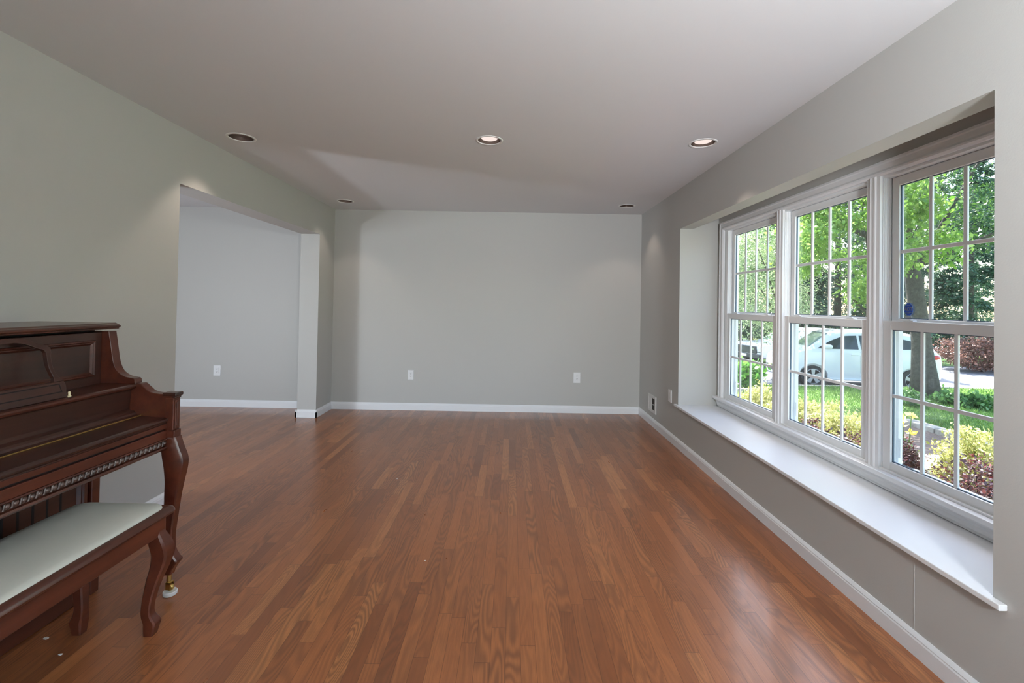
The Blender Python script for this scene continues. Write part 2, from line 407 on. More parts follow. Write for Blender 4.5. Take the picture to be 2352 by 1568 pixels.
# ------------------------------------------------------------------ three double-hung windows
def sash(mb, x0, x1, c, half, z0, z1, st, rb, rt):
    mb.box(x0, x1, c-half, c-half+st, z0, z1).box(x0, x1, c+half-st, c+half, z0, z1)
    mb.box(x0, x1, c-half+st, c+half-st, z0, z0+rb).box(x0, x1, c-half+st, c+half-st, z1-rt, z1)
for wi, c in enumerate(WC):
    root = struct(bpy.data.objects.new('window_%d' % (wi+1), None)); C.objects.link(root); root.location = (1.98, c, 0.46)
    root['label'] = ['double-hung white window, farthest of the three', 'middle double-hung white window', 'nearest double-hung white window, sticker on it'][wi]
    def P(mb, name, mat, par=root, **kw):
        mb.v = [(x-1.98, y-c, z-0.46) for x, y, z in mb.v]
        return mb.build(name, mat, par, **kw)
    f = MB()
    for s in (-1, 1):
        a, b = c+s*0.388, c+s*0.435
        f.box(XN+0.001, 2.045, a, b, 0.463, 2.071)
        f.box(1.979, 1.9835, c+s*0.380, c+s*0.389, 0.50, 2.03)          # parting bead
        f.box(1.952, 1.955, c+s*0.384, c+s*0.389, 1.28, 2.03).box(1.966, 1.969, c+s*0.384, c+s*0.389, 1.28, 2.03)   # track ribs
        f.box(2.018, 2.040, c+s*0.372, c+s*0.389, 0.463, 2.071)         # outer stop
    f.box(XN+0.001, 2.075, c-0.388, c+0.388, 2.014, 2.071).box(XN+0.001, 2.12, c-0.388, c+0.388, 0.463, 0.499)
    f.box(1.930, XN+0.002, c-0.388, c+0.388, 0.497, 0.507)
    P(f, 'window_frame', 'vinyl', bevel=0.002)
    ls = MB(); sash(ls, 1.947, 1.976, c, 0.386, 0.502, 1.268, 0.049, 0.046, 0.046)
    lo = P(ls, 'lower_sash', 'vinyl', bevel=0.003)
    us = MB(); sash(us, 1.985, 2.014, c, 0.380, 1.236, 2.013, 0.043, 0.044, 0.046)
    uo = P(us, 'upper_sash', 'vinyl', bevel=0.003)
    # glazing: dark spacer, pane, grille
    for (so, xg, z0, z1) in ((lo, 1.9615, 0.548, 1.222), (uo, 1.9995, 1.280, 1.967)):
        hw = 0.337
        sp = MB(); sash(sp, xg-0.004, xg+0.004, c, hw+0.002, z0-0.002, z1+0.002, 0.006, 0.006, 0.006); P(sp, 'glazing_spacer', 'spacer', so)
        P(MB().box(xg-0.002, xg+0.002, c-hw+0.002, c+hw-0.002, z0+0.002, z1-0.002), 'window_pane', 'glass', so)
        g = MB()
        for k in (1, 2, 3): g.box(xg-0.005, xg+0.005, c-hw+2*hw*k/4-0.0088, c-hw+2*hw*k/4+0.0088, z0, z1)
        zm = (z0+z1)/2; g.box(xg-0.0053, xg+0.0053, c-hw, c+hw, zm-0.0088, zm+0.0088)
        P(g, 'muntin_grille', 'vinyl', so, bevel=0.002)
    for s in (-1, 1):
        P(MB().box(1.951, 1.972, c+s*0.24-0.028, c+s*0.24+0.028, 1.268, 1.274).box(1.955, 1.968, c+s*0.24-0.010, c+s*0.24+0.012, 1.274, 1.279), 'tilt_latch', 'vinyl', lo, bevel=0.002)
    P(MB().box(2.0175, 2.0205, c+0.358, c+0.382, 0.56, 0.66).box(2.0145, 2.0176, c+0.363, c+0.377, 0.56, 0.645), 'sash_stop', 'vinyl')

# security sticker on the inside of the nearest upper pane
st = thing('window_sticker', 'blue octagonal sticker with white letters on the nearest window', 'sticker', (1.9965, 2.32, 1.328))
oc = [(0.026*math.cos(PI/8+k*PI/4)*1.0, 0.031*math.sin(PI/8+k*PI/4)*1.08) for k in range(8)]
MB().prism(oc, 'x', -0.0006, 0.0004).build('backing', 'blue', st)
MB().box(-0.0005, 0.0004, -0.016, 0.020, -0.046, -0.034).build('grey_tab', 'stkgrey', st)
def text_mesh(txt, size, mat, parent, loc, sx=1.0):
    cu = bpy.data.curves.new('lettering', 'FONT'); cu.body = txt; cu.size = size; cu.align_x = 'CENTER'; cu.align_y = 'CENTER'; cu.extrude = 0.0002; cu.offset = size*0.02
    o = bpy.data.objects.new('tmp', cu); C.objects.link(o)
    dg = bpy.context.evaluated_depsgraph_get(); me = bpy.data.meshes.new_from_object(o.evaluated_get(dg)); bpy.data.objects.remove(o)
    me.materials.append(MT[mat]); r = bpy.data.objects.new('lettering', me); C.objects.link(r); r.parent = parent
    r.matrix_local = Matrix.Translation(loc) @ Matrix(((0, 0, -1, 0), (-1, 0, 0, 0), (0, 1, 0, 0), (0, 0, 0, 1))) @ Matrix.Diagonal((sx, 1, 1, 1))
    return r
text_mesh('ADT', 0.026, 'stkwhite', st, (-0.0008, 0, 0.001), 0.9)
for y_, z0_, z1_ in ((0.018, -0.0165, -0.0140), (0.010, -0.0215, -0.0200), (0.010, 0.0190, 0.0200)):
    MB().box(-0.0009, -0.0006, -y_, y_, z0_, z1_).build('small_print', 'stkwhite', st)

def frame_yz(mb, prof, y0, y1, z0, z1, x):
    # prof: (inset, height) moulding around a rectangle in the y-z plane facing +x, mitred
    rs = []
    for u, h in prof:
        rs.append([(x+h, y0+u, z0+u), (x+h, y1-u, z0+u), (x+h, y1-u, z1-u), (x+h, y0+u, z1-u)])
    mb.rings(rs, cap=False)

# ------------------------------------------------------------------ outlets, register, downlights
def outlet(x, z, w, h, label):
    t = thing('wall_outlet', label, 'outlet', (x, YB, z), 0, 'wall outlets with decorator plates')
    MB().box(-w/2, w/2, -0.006, -0.0003, -h/2, h/2).build('cover_plate', 'plate', t, bevel=0.002)
    r = MB().box(-0.017, 0.017, -0.0085, -0.0055, -0.034, 0.034).build('receptacle', 'plate', t, bevel=0.001)
    s = MB()
    for dz in (0.018, -0.016):
        s.box(-0.0075, -0.005, -0.009, -0.008, dz-0.002, dz+0.006).box(0.005, 0.0075, -0.009, -0.008, dz-0.002, dz+0.006).lathe([(0.003, -0.001), (0.003, 0)], (0, -0.008, dz-0.007), 10, 'y')
    s.build('socket_slots', 'slot', r)
    for dz in (0.049, -0.049): MB().lathe([(0.0028, -0.0012), (0.0028, 0)], (0, -0.0058, dz), 10, 'y').build('plate_screw', 'vent', t)
    return t
outlet(-1.216, 0.430, 0.072, 0.118, 'white wall outlet at the left half of the back wall, above baseboard')
outlet(0.814, 0.431, 0.082, 0.128, 'white wall outlet at the right half of the back wall')
outlet(-3.582, 0.442, 0.088, 0.126, 'white wall outlet seen through the opening in the next room')

t = thing('wall_register', 'white air register with half open dark damper low on right wall', 'vent', (XR, 5.130, 0.243))
m = MB(); y0, y1, z0, z1 = -0.137, 0.137, -0.093, 0.093
frame_yz(m, [(0, -0.0004), (0, -0.009), (0.002, -0.011), (0.027, -0.011), (0.029, -0.009), (0.029, -0.0004)], y0, y1, z0, z1, 0.0)
m.build('register_frame', 'vent', t)
MB().box(-0.003, -0.0006, -0.108, 0.018, -0.072, 0.072).build('dark_opening', 'ventdark', t)
MB().box(-0.008, -0.0006, 0.018, 0.108, -0.072, 0.072).build('damper_panel', 'vent', t, bevel=0.002)
MB().box(-0.016, -0.002, -0.072, -0.048, -0.005, 0.002).build('damper_lever', 'plate', t, bevel=0.001)

t = thing('cable_plate', 'narrow white wall plate beside the window recess on right wall', 'wall plate', (XR, 4.557, 0.441))
MB().box(-0.010, -0.0003, -0.040, 0.040, -0.060, 0.060).build('cover_plate', 'plate', t, bevel=0.003)
MB().box(-0.012, -0.009, -0.017, 0.017, -0.034, 0.034).build('insert', 'vent', t, bevel=0.001)

lab = ['recessed ceiling light nearest the opening, bulb mostly hidden', 'recessed ceiling light with bright bulb in the middle of the ceiling', 'recessed ceiling light with bright bulb above the bay window',
       'small far recessed ceiling light in the back left corner', 'small far recessed ceiling light in the back right corner']
for i, (x, y) in enumerate(LIGHTS):
    deep = (0.045, 0.010, 0.008, 0.035, 0.05)[i]
    t = thing('recessed_downlight', lab[i], 'ceiling light', (x, y, H), 0, 'recessed ceiling lights')
    seg = 40; rs = []
    m = MB().lathe([(0.078, 0.001), (0.079, -0.004), (0.092, -0.0035), (0.094, -0.0005), (0.094, 0.0002)], (0, 0, 0), seg, cap=False); m.build('trim_ring', 'ring', t, smooth=True)
    MB().lathe([(0.0785, -0.003), (0.080, 0.004), (0.076, 0.03), (0.068, 0.075), (0.066, 0.12)], (0, 0, 0), seg, cap=False).build('baffle', 'baffle', t, smooth=True)
    MB().lathe([(0.078, 0.12), (0.078, 0.125)], (0, 0, 0), seg).build('can_top', 'baffle', t)
    MB().lathe([(0.058, deep+0.035), (0.060, deep+0.012), (0.055, deep+0.003), (0.040, deep-0.002), (0.015, deep-0.004), (0.0008, deep-0.004)], (0, 0, 0), seg).build('bulb', 'bulb', t, smooth=True)
    L = lamp('lamp', 'SPOT', (0, 0, 0), (0, 0, -1), 20 if i < 3 else 9, (1, 0.82, 0.70), spot_size=math.radians(88), spot_blend=0.4, shadow_soft_size=0.04)
    L.parent = t; L.location = (0, 0, deep-0.012)

# ------------------------------------------------------------------ piano
def cat(pts, n=8):
    # Catmull-Rom through 2-D points
    out = []; P = [pts[0]] + list(pts) + [pts[-1]]
    for i in range(1, len(P)-2):
        for k in range(n):
            t_ = k/n; o = []
            for d in range(len(P[0])):
                a, b, c_, e = (P[i+j][d] for j in (-1, 0, 1, 2))
                o.append(0.5*((2*b)+(-a+c_)*t_+(2*a-5*b+4*c_-e)*t_**2+(-a+3*b-3*c_+e)*t_**3))
            out.append(tuple(o))
    out.append(tuple(pts[-1])); return out
PY0, PY1 = 0.60, 2.095; PC = (PY0+PY1)/2
piano = thing('upright_piano', 'reddish mahogany upright piano with closed lid against left wall', 'piano', (-1.85, PC, 0))
def pb(mb, name, mat='maho', par=piano, bevel=0.0, smooth=False, seg=2):
    mb.v = [(x+1.85, y-PC, z) for x, y, z in mb.v]
    return mb.build(name, mat, par, bevel=bevel, smooth=smooth, seg=seg)
# lid (closed, resting slightly proud of the case)
LP = [(-2.152, 1.205), (-1.798, 1.205), (-1.790, 1.200), (-1.781, 1.197), (-1.775, 1.192), (-1.776, 1.186), (-1.784, 1.184), (-1.781, 1.179), (-1.786, 1.177), (-2.152, 1.177)]
m = MB(); n = len(LP)
m.prism(LP, 'y', PY0-0.012, PY1+0.008); pb(m, 'lid', 'maho', bevel=0.002)
pb(MB().box(-2.148, -1.860, PY0+0.03, PY1-0.03, 1.166, 1.178), 'lid_support', 'black')
# case back, lower box sides
pb(MB().box(-2.148, -2.10, PY0+0.02, PY1-0.02, 0.06, 1.165), 'case_back', 'mahod')
UP = [(-2.148, 1.168)] + cat([(-1.788, 1.168), (-1.780, 1.12), (-1.772, 1.072), (-1.763, 1.026), (-1.745, 0.990), (-1.716, 0.970), (-1.690, 0.964), (-1.674, 0.961)], 6) + [(-1.667, 0.955), (-1.665, 0.937), (-2.148, 0.937)]
LO = [(-2.148, 0.936), (-1.700, 0.936), (-1.700, 0.66), (-1.842, 0.655), (-1.842, 0.075), (-1.835, 0.070), (-1.835, 0.004), (-2.148, 0.004)]
ARM = [(-1.705, 0.938)] + cat([(-1.662, 0.938), (-1.643, 0.938), (-1.622, 0.921), (-1.597, 0.902), (-1.560, 0.895), (-1.541, 0.895)], 6) + [(-1.498, 0.895), (-1.498, 0.648), (-1.705, 0.648)]
for y0, y1 in ((PY1-0.040, PY1), (PY0, PY0+0.040)):
    pb(MB().prism(UP, 'y', y0, y1), 'upper_cheek', 'mahor', bevel=0.003)
    pb(MB().prism(LO, 'y', y0, y1), 'case_side', 'mahor', bevel=0.003)
    pb(MB().prism(ARM, 'y', y0, y1), 'arm', 'mahor', bevel=0.003)
    yc = (y0+y1)/2
    cap_ = pb(MB().box(-1.541, -1.478, y0-0.004, y1+0.004, 0.884, 0.901).box(-1.536, -1.484, y0, y1, 0.874, 0.885), 'post_capital', 'mahod', bevel=0.005)
    pb(MB().box(-1.528, -1.491, y0-0.001, y1+0.001, 0.7345, 0.876).box(-1.492, -1.486, y0+0.006, y1-0.006, 0.742, 0.868).box(-1.487, -1.483, y0+0.012, y1-0.012, 0.752, 0.858), 'front_post', 'mahor', bevel=0.003)
    pb(MB().box(-1.531, -1.484, y0-0.0012, y1+0.0012, 0.700, 0.734), 'post_block', 'mahor', bevel=0.003)
    # cabriole leg
    lp = [(-1.5100, 0.704, 0.030, .022), (-1.505, 0.660, 0.040, .023), (-1.492, 0.610, 0.046, .024), (-1.488, 0.570, 0.042, .024), (-1.491, 0.510, 0.034, .022), (-1.497, 0.450, 0.029, .020),
          (-1.5015, 0.387, 0.0255, .019), (-1.506, 0.320, 0.0215, .018), (-1.508, 0.260, 0.0185, .017), (-1.506, 0.205, 0.0195, .018), (-1.497, 0.172, 0.026, .021), (-1.490, 0.156, 0.031, .023), (-1.496, 0.138, 0.026, .021), (-1.503, 0.112, 0.018, .018), (-1.505, 0.094, 0.015, .016)]
    fine = cat(lp, 4); pb(MB().sq_sweep([(x, yc, z, hx, hy) for x, z, hx, hy in fine], 0.22), 'cabriole_leg', 'mahor', smooth='auto')
    k = pb(MB().lathe([(0.0095, 0.094), (0.0095, 0.062), (0.011, 0.061), (0.011, 0.057)], (-1.505, yc, 0), 16), 'caster', 'brass', smooth='auto')
    pb(MB().lathe([(0.003, -0.009), (0.012, -0.008), (0.0148, -0.005), (0.0158, 0), (0.0148, 0.005), (0.012, 0.008), (0.003, 0.009)], (-1.499, yc, 0.0335), 22, 'y').box(-1.512, -1.492, yc-0.0125, yc-0.0095, 0.026, 0.058).box(-1.512, -1.492, yc+0.0095, yc+0.0125, 0.026, 0.058).box(-1.513, -1.491, yc-0.0125, yc+0.0125, 0.0545, 0.0585), 'caster_wheel', 'brass', k, smooth='auto')
iy0, iy1 = PY0+0.0405, PY1-0.0405
# upper front panel with a moulded inset
pb(MB().box(-1.845, -1.818, iy0, iy1, 0.935, 1.165), 'upper_panel', 'mahod', bevel=0.002)
m = MB(); frame_yz(m, [(0, 0), (0.002, 0.008), (0.007, 0.010), (0.011, 0.006), (0.014, 0.0065), (0.019, 0.002), (0.022, 0.0)], iy0+0.035, iy1-0.035, 0.972, 1.132, -1.818)
pb(m, 'panel_moulding', 'maho')
# music desk: open arched frame leaning back, with a ledge rail
DX0, DZ0, DX1, DZ1 = -1.700, 0.934, -1.795, 1.160
half_o = cat([(0.0, 1.150), (0.10, 1.152), (0.21, 1.161), (0.302, 1.168), (0.354, 1.157), (0.384, 1.144), (0.414, 1.133)], 6) + cat([(0.424, 1.124), (0.423, 1.112), (0.415, 1.094), (0.408, 1.069), (0.406, 1.042), (0.411, 1.019), (0.426, 0.997), (0.427, 0.976), (0.420, 0.955), (0.417, 0.938)], 6)
half_i = cat([(0.0, 1.132), (0.10, 1.134), (0.21, 1.143), (0.300, 1.150), (0.344, 1.141), (0.370, 1.128), (0.398, 1.116)], 6) + cat([(0.402, 1.110), (0.399, 1.095), (0.394, 1.075), (0.391, 1.055), (0.392, 1.032), (0.395, 1.013), (0.391, 0.999)], 6)
def desk_pt(y, z, off):
    k = (z-DZ0)/(DZ1-DZ0); return (DX0+(DX1-DX0)*k+off, PC+y, z)
m = MB(); No, Ni = len(half_o), len(half_i)
def resamp(pts, n):
    pts = np.array(pts); d = np.r_[0, np.cumsum(np.hypot(*np.diff(pts, axis=0).T))]; u = np.linspace(0, d[-1], n)
    return [(float(np.interp(v, d, pts[:, 0])), float(np.interp(v, d, pts[:, 1]))) for v in u]
# match the outer down to z=.984 with the inner, then the ledge is a box piece
cutk = min(i for i, p in enumerate(half_o) if p[1] <= 0.999 and i > 20)
ho = resamp(half_o[:cutk+1], 40); hi = resamp(half_i, 40)
for s in (-1, 1):
    rs = []
    for a, b in zip(ho, hi):
        rs.append([desk_pt(s*a[0], a[1], 0.016), desk_pt(s*b[0], b[1], 0.016), desk_pt(s*b[0], b[1], 0.0), desk_pt(s*a[0], a[1], 0.0)])
    m.rings(rs)
foot = half_o[cutk:]
poly = [(-p[0], p[1]) for p in reversed(foot)]; poly = foot + poly
vs = [desk_pt(y, z, 0.016) for y, z in poly] + [desk_pt(y, z, 0) for y, z in poly]; n = len(poly)
m.add(vs, [tuple(range(n)), tuple(range(2*n-1, n-1, -1))] + [(i, (i+1) % n, (i+1) % n+n, i+n) for i in range(n)])
desk = pb(m, 'music_desk', 'mahod', bevel=0.0015)
# grooved inset on the ledge
m = MB(); g = 0.0035
def dquad(y0, y1, z0, z1): m.add([desk_pt(y0, z0, 0.0167), desk_pt(y1, z0, 0.0167), desk_pt(y1, z1, 0.0167), desk_pt(y0, z1, 0.0167), desk_pt(y0, z0, 0.0155), desk_pt(y1, z0, 0.0155), desk_pt(y1, z1, 0.0155), desk_pt(y0, z1, 0.0155)], [(0,1,2,3),(7,6,5,4),(0,4,5,1),(1,5,6,2),(2,6,7,3),(3,7,4,0)])
dquad(-0.405, 0.405, 0.990-g, 0.990); dquad(-0.405, 0.405, 0.958, 0.958+g); dquad(0.402, 0.405, 0.9615, 0.9865); dquad(-0.405, -0.402, 0.9615, 0.9865)
pb(m, 'ledge_groove', 'black', desk)
for s in (-1, 1): pb(MB().lathe([(0.0065, 0.0), (0.0065, 0.003), (0.0035, 0.004), (0.0035, 0.014), (0.0042, 0.016), (0.0025, 0.019)], (-1.690, PC+s*0.428, 0.937), 14), 'desk_knob', 'ivory', smooth='auto')
# shelf over the keys
m = MB().prism([(-1.820, 0.937), (-1.668, 0.937), (-1.661, 0.934), (-1.658, 0.928), (-1.660, 0.921), (-1.668, 0.917), (-1.676, 0.912), (-1.820, 0.912)], 'y', iy0, iy1); pb(m, 'key_shelf', 'maho')
# fallboard: upright board, ogee, hinge, closed flap with a moulded nose
m = MB().prism([(-1.720, 0.914), (-1.680, 0.914), (-1.686, 0.840), (-1.686, 0.826), (-1.676, 0.822), (-1.666, 0.819), (-1.658, 0.812), (-1.655, 0.804), (-1.640, 0.799), (-1.637, 0.795), (-1.720, 0.795)], 'y', iy0, iy1); pb(m, 'fallboard', 'mahod')
m = MB().prism([(-1.637, 0.797), (-1.524, 0.7895), (-1.517, 0.786), (-1.514, 0.780), (-1.516, 0.774), (-1.521, 0.771), (-1.518, 0.768), (-1.520, 0.764), (-1.637, 0.764)], 'y', iy0, iy1); fl = pb(m, 'key_cover_flap', 'mahod')
m = MB()
yy = iy0
while yy < iy1-0.02:
    m.lathe([(0.0028, yy), (0.0028, min(yy+0.052, iy1))], (-1.636, 0, 0.7985), 8, 'y'); yy += 0.0535
pb(m, 'piano_hinge', 'brass')
# key slip rails, carved bead moulding, key bed
pb(MB().box(-1.70, -1.520, iy0, iy1, 0.7425, 0.763), 'key_slip', 'mahor', bevel=0.002)
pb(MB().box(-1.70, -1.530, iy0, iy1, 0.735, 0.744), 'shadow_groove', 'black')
pb(MB().box(-1.70, -1.516, iy0, iy1, 0.700, 0.7365), 'key_rail', 'mahor', bevel=0.002)
m = MB().box(-1.70, -1.524, iy0, iy1, 0.655, 0.700).prism([(-1.53, 0.700), (-1.513, 0.700), (-1.511, 0.696), (-1.514, 0.692), (-1.53, 0.692)], 'y', iy0, iy1).prism([(-1.53, 0.668), (-1.513, 0.665), (-1.511, 0.658), (-1.520, 0.650), (-1.70, 0.650), (-1.70, 0.668)], 'y', iy0, iy1)
bd = pb(m, 'bead_rail', 'maho')
m = MB(); nb = 58; pit = (iy1-iy0)/nb
for k in range(nb):
    y = iy0+pit*(k+0.5)
    rs = []
    for j in range(7):
        a = -PI/2+PI*j/6; rs.append([( -1.524+0.0135*math.cos(2*PI*q/8)*math.cos(a)*0.9, y+0.0105*math.sin(a)+0.004*math.sin(2*PI*q/8)*math.cos(a), 0.680+0.0125*math.sin(2*PI*q/8)*max(0.12, math.cos(a))) for q in range(8)])
    m.rings(rs)
    yb = iy0+pit*(k+1)
    if k < nb-1: m.add([(-1.524, yb-0.0025, 0.670), (-1.514, yb-0.001, 0.671), (-1.514, yb+0.004, 0.691), (-1.524, yb+0.0045, 0.692), (-1.524, yb+0.001, 0.670), (-1.524, yb+0.006, 0.690)], [(0, 1, 2, 3), (1, 4, 5, 2)])
pb(m, 'carved_beading', 'carved', bd, smooth=True)
# lower panel: boards with black slots inside a moulded frame, plinth
pb(MB().box(-1.875, -1.866, iy0, iy1, 0.06, 0.650), 'lower_panel', 'mahod')
m = MB(); frame_yz(m, [(0.0, 0), (0.001, 0.016), (0.018, 0.018), (0.022, 0.012), (0.028, 0.013), (0.034, 0.003), (0.036, 0)], iy0+0.012, iy1-0.012, 0.10, 0.645, -1.866)
pb(m, 'lower_panel_moulding', 'maho')
m = MB()
for k in range(-12, 13):
    y = 1.937+0.056*(k-9)
    if iy0+0.07 < y < iy1-0.07:
        pl = [(0.005*math.cos(a), 0.005*math.sin(a)+(0.235 if math.sin(a) > 0 else -0.235)) for a in [2*PI*q/16 for q in range(16)]]
        m.prism([(y+p[0], 0.385+p[1]) for p in pl], 'x', -1.8662, -1.8654)
pb(m, 'panel_slots', 'black')
pb(MB().box(-1.87, -1.838, PY0+0.002, PY1-0.002, 0.004, 0.095), 'plinth', 'maho', bevel=0.004)
cup = MB().lathe([(0.024, 0.0), (0.027, 0.003), (0.0275, 0.016), (0.0255, 0.019), (0.021, 0.0178), (0.001, 0.0172)], (0, 0, 0), 28).build('caster_cup', 'cup', smooth='auto', loc=(-1.499, PY1-0.02, 0.0005))
tag(cup, 'white plastic caster cup under the front brass caster of the piano', 'caster cup')

# ------------------------------------------------------------------ bench
BX0, BX1, BY0, BY1 = -1.735, -1.340, 1.115, 1.885
bench = thing('piano_bench', 'mahogany piano bench with sage green vinyl seat and curved legs', 'bench', ((BX0+BX1)/2, (BY0+BY1)/2, 0))
def bb(mb, name, mat='maho', par=bench, bevel=0.0, smooth=False, seg=3):
    mb.v = [(x-(BX0+BX1)/2, y-(BY0+BY1)/2, z) for x, y, z in mb.v]
    return mb.build(name, mat, par, bevel=bevel, smooth=smooth, seg=seg)
def rrect(x0, x1, y0, y1, r, z, k=8):
    out = []
    for cx, cy, a0 in ((x1-r, y1-r, 0), (x0+r, y1-r, PI/2), (x0+r, y0+r, PI), (x1-r, y0+r, 1.5*PI)):
        for i in range(k+1):
            a = a0+PI/2*i/k; out.append((cx+r*math.cos(a), cy+r*math.sin(a), z))
    return out
def rr_loft(mb, x0, x1, y0, y1, prof, r):
    mb.rings([rrect(x0+i, x1-i, y0+i, y1-i, max(0.004, r-i*0.5), z) for i, z in prof])
m = MB(); rr_loft(m, BX0, BX1, BY0, BY1, [(0.012, 0.455), (0.004, 0.460), (0.000, 0.468), (0.002, 0.477), (0.006, 0.484), (0.018, 0.490), (0.022, 0.490)], 0.02); bb(m, 'seat_rail', 'maho', smooth='auto')
m = MB(); rr_loft(m, BX0+0.021, BX1-0.021, BY0+0.021, BY1-0.021, [(0.0, 0.486), (0.001, 0.493), (0.006, 0.499), (0.018, 0.504), (0.05, 0.508), (0.10, 0.511), (0.16, 0.512)], 0.05); bb(m, 'seat_pad', 'vinylseat', smooth='auto')
m = MB(); ax0, ax1, ay0, ay1 = BX0+0.026, BX1-0.026, BY0+0.026, BY1-0.026
def apron_poly(y0, y1):
    return [(y0, 0.457), (y0, 0.383), (y0+0.03, 0.372), (y0+0.09, 0.385), (y1-0.09, 0.385), (y1-0.03, 0.372), (y1, 0.383), (y1, 0.457)]
m.prism([(y, z) for y, z in [(ay0, .457), (ay0, .385), (ay1, .385), (ay1, .457)]], 'x', ax1-0.020, ax1); bb(m, 'apron', 'mahor', bevel=0.003)
bb(MB().box(ax0, ax0+0.020, ay0, ay1, .385, .457), 'apron', 'mahor', bevel=0.003)
bb(MB().box(ax0+0.02, ax1-0.02, ay0, ay0+0.02, .385, .457), 'apron', 'mahor', bevel=0.003)
bb(MB().box(ax0+0.02, ax1-0.02, ay1-0.02, ay1, .385, .457), 'apron', 'mahor', bevel=0.003)
for sx, ex in ((1, BX1), (-1, BX0)):
    for sy, ey in ((1, BY1), (-1, BY0)):
        # offsets from the corner, positive inwards: outer edge follows an S curve (x and y alike)
        pr = [(0.457, 0.050, 0.024), (0.405, 0.050, 0.024), (0.385, 0.045, 0.027), (0.353, 0.036, 0.033), (0.325, 0.030, 0.033), (0.300, 0.029, 0.031), (0.26, 0.036, 0.027), (0.213, 0.049, 0.0235), (0.16, 0.060, 0.020),
              (0.105, 0.067, 0.0185), (0.075, 0.064, 0.0205), (0.050, 0.054, 0.0245), (0.030, 0.055, 0.0225), (0.0, 0.058, 0.0185)]
        fine = cat(pr, 3)
        secs = [(ex-sx*o, ey-sy*(0.045+0.55*(o-0.045)), z, h, h*0.88) for z, o, h in fine]
        bb(MB().sq_sweep(secs, 0.25), 'leg', 'mahor', smooth='auto')

# ------------------------------------------------------------------ paint chips on the floor
chips = [(-1.775, 1.800, 0.010, 'largest white paint chip on the floor beside the base of the piano'), (-1.640, 1.720, 0.006, 'white paint chip on the floor between piano base and bench leg'),
         (-0.42, 2.38, 0.004, 'tiny white paint chip on the open floor right of the bench'), (-0.83, 3.46, 0.0045, 'tiny white paint chip on the floor before the opening')]
for x, y, r, l in chips:
    pts = [(r*(0.7+0.5*rnd.random())*math.cos(a)*1.3, r*(0.7+0.5*rnd.random())*math.sin(a)*0.8) for a in [2*PI*k/7 for k in range(7)]]
    tag(MB().prism(pts, 'z', 0, 0.0012).build('paint_chip', 'fleck', loc=(x, y, 0.0004)), l, 'paint chip', 'paint chips on the floor')

# ------------------------------------------------------------------ outdoors: ground
GL, GD = -0.75, -0.97
def at_px(px, Y): return (px-1176)/F*Y
struct(MB().box(2.06, 60, -12, 12.35, GL-0.4, GL).build('lawn', 'lawn'), 'green front lawn')
struct(MB().box(2.06, 70, 12.35, 19.2, GD-0.3, GD).build('driveway', 'asphalt'), 'grey asphalt driveway')
struct(MB().box(-8, 90, 19.2, 90, GD-0.3, GD+0.02).build('far_lawn', 'lawn'), 'lawn beyond the driveway')
struct(MB().box(2.06, 60, 12.35, 12.50, GD-0.05, GL+0.02).build('lawn_kerb', 'stone', bevel=0.01), 'pale stone kerb along the driveway')
struct(MB().prism([(2.06, -2), (7.0, -2), (7.05, 7.0), (6.9, 8.0), (6.2, 8.3), (4.2, 8.6), (2.06, 8.6)], 'z', GL-0.02, GL+0.10).build('planting_bed', 'mulch'), 'mulched planting bed below the window')
struct(MB().box(2.06, 2.12, -4, 9, -1.2, 0.40).build('foundation', 'stone'))
struct(MB().box(5, 70, 26, 33, GD, GD+0.03).build('street', 'asphalt'), 'street beyond the trees')

# leaves ----------------------------------------------------------
NR = np.random.default_rng(11)
def leaves(name, pts, size, mat, parent, aspect=0.55, droop=0.3, jitter=0.35, up=0.0):
    n = len(pts); a = NR.uniform(0, 2*PI, n); el = NR.normal(-droop, 0.5, n)+up
    d = np.stack([np.cos(a)*np.cos(el), np.sin(a)*np.cos(el), np.sin(el)], 1)
    q = NR.normal(size=(n, 3)); s = np.cross(d, q); s /= np.linalg.norm(s, axis=1)[:, None]+1e-9
    nn = np.cross(d, s); L = size*(1+jitter*NR.normal(size=n)).clip(0.4, 1.8)
    b = pts; mid = b+d*(L*0.5)[:, None]; tip = b+d*L[:, None]
    w = (L*aspect*0.5)[:, None]; lift = nn*(L*0.08)[:, None]
    V = np.stack([b, mid+s*w+lift, tip, mid-s*w+lift], 1).reshape(-1, 3)
    me = bpy.data.meshes.new(name); me.vertices.add(4*n); me.vertices.foreach_set('co', V.ravel())
    me.loops.add(4*n); me.loops.foreach_set('vertex_index', np.arange(4*n)); me.polygons.add(n)
    me.polygons.foreach_set('loop_start', np.arange(0, 4*n, 4)); me.polygons.foreach_set('loop_total', np.full(n, 4))
    me.update(calc_edges=True); me.validate(); me.materials.append(MT[mat])
    o = bpy.data.objects.new(name, me); C.objects.link(o)
    if parent: o.parent = parent
    return o
def clump_pts(n, k, rad, csize, squash=1.0, shell=0.5, flat_z=0.6):
    # k clump centres in an ellipsoid of radii rad, n points around them
    u = NR.normal(size=(k, 3)); u /= np.linalg.norm(u, axis=1)[:, None]; r = NR.uniform(shell, 1, k)[:, None]
    cen = u*r*np.array(rad)
    i = NR.integers(0, k, n); p = NR.normal(size=(n, 3)); p[:, 2] *= flat_z
    return cen[i]+p*csize, cen
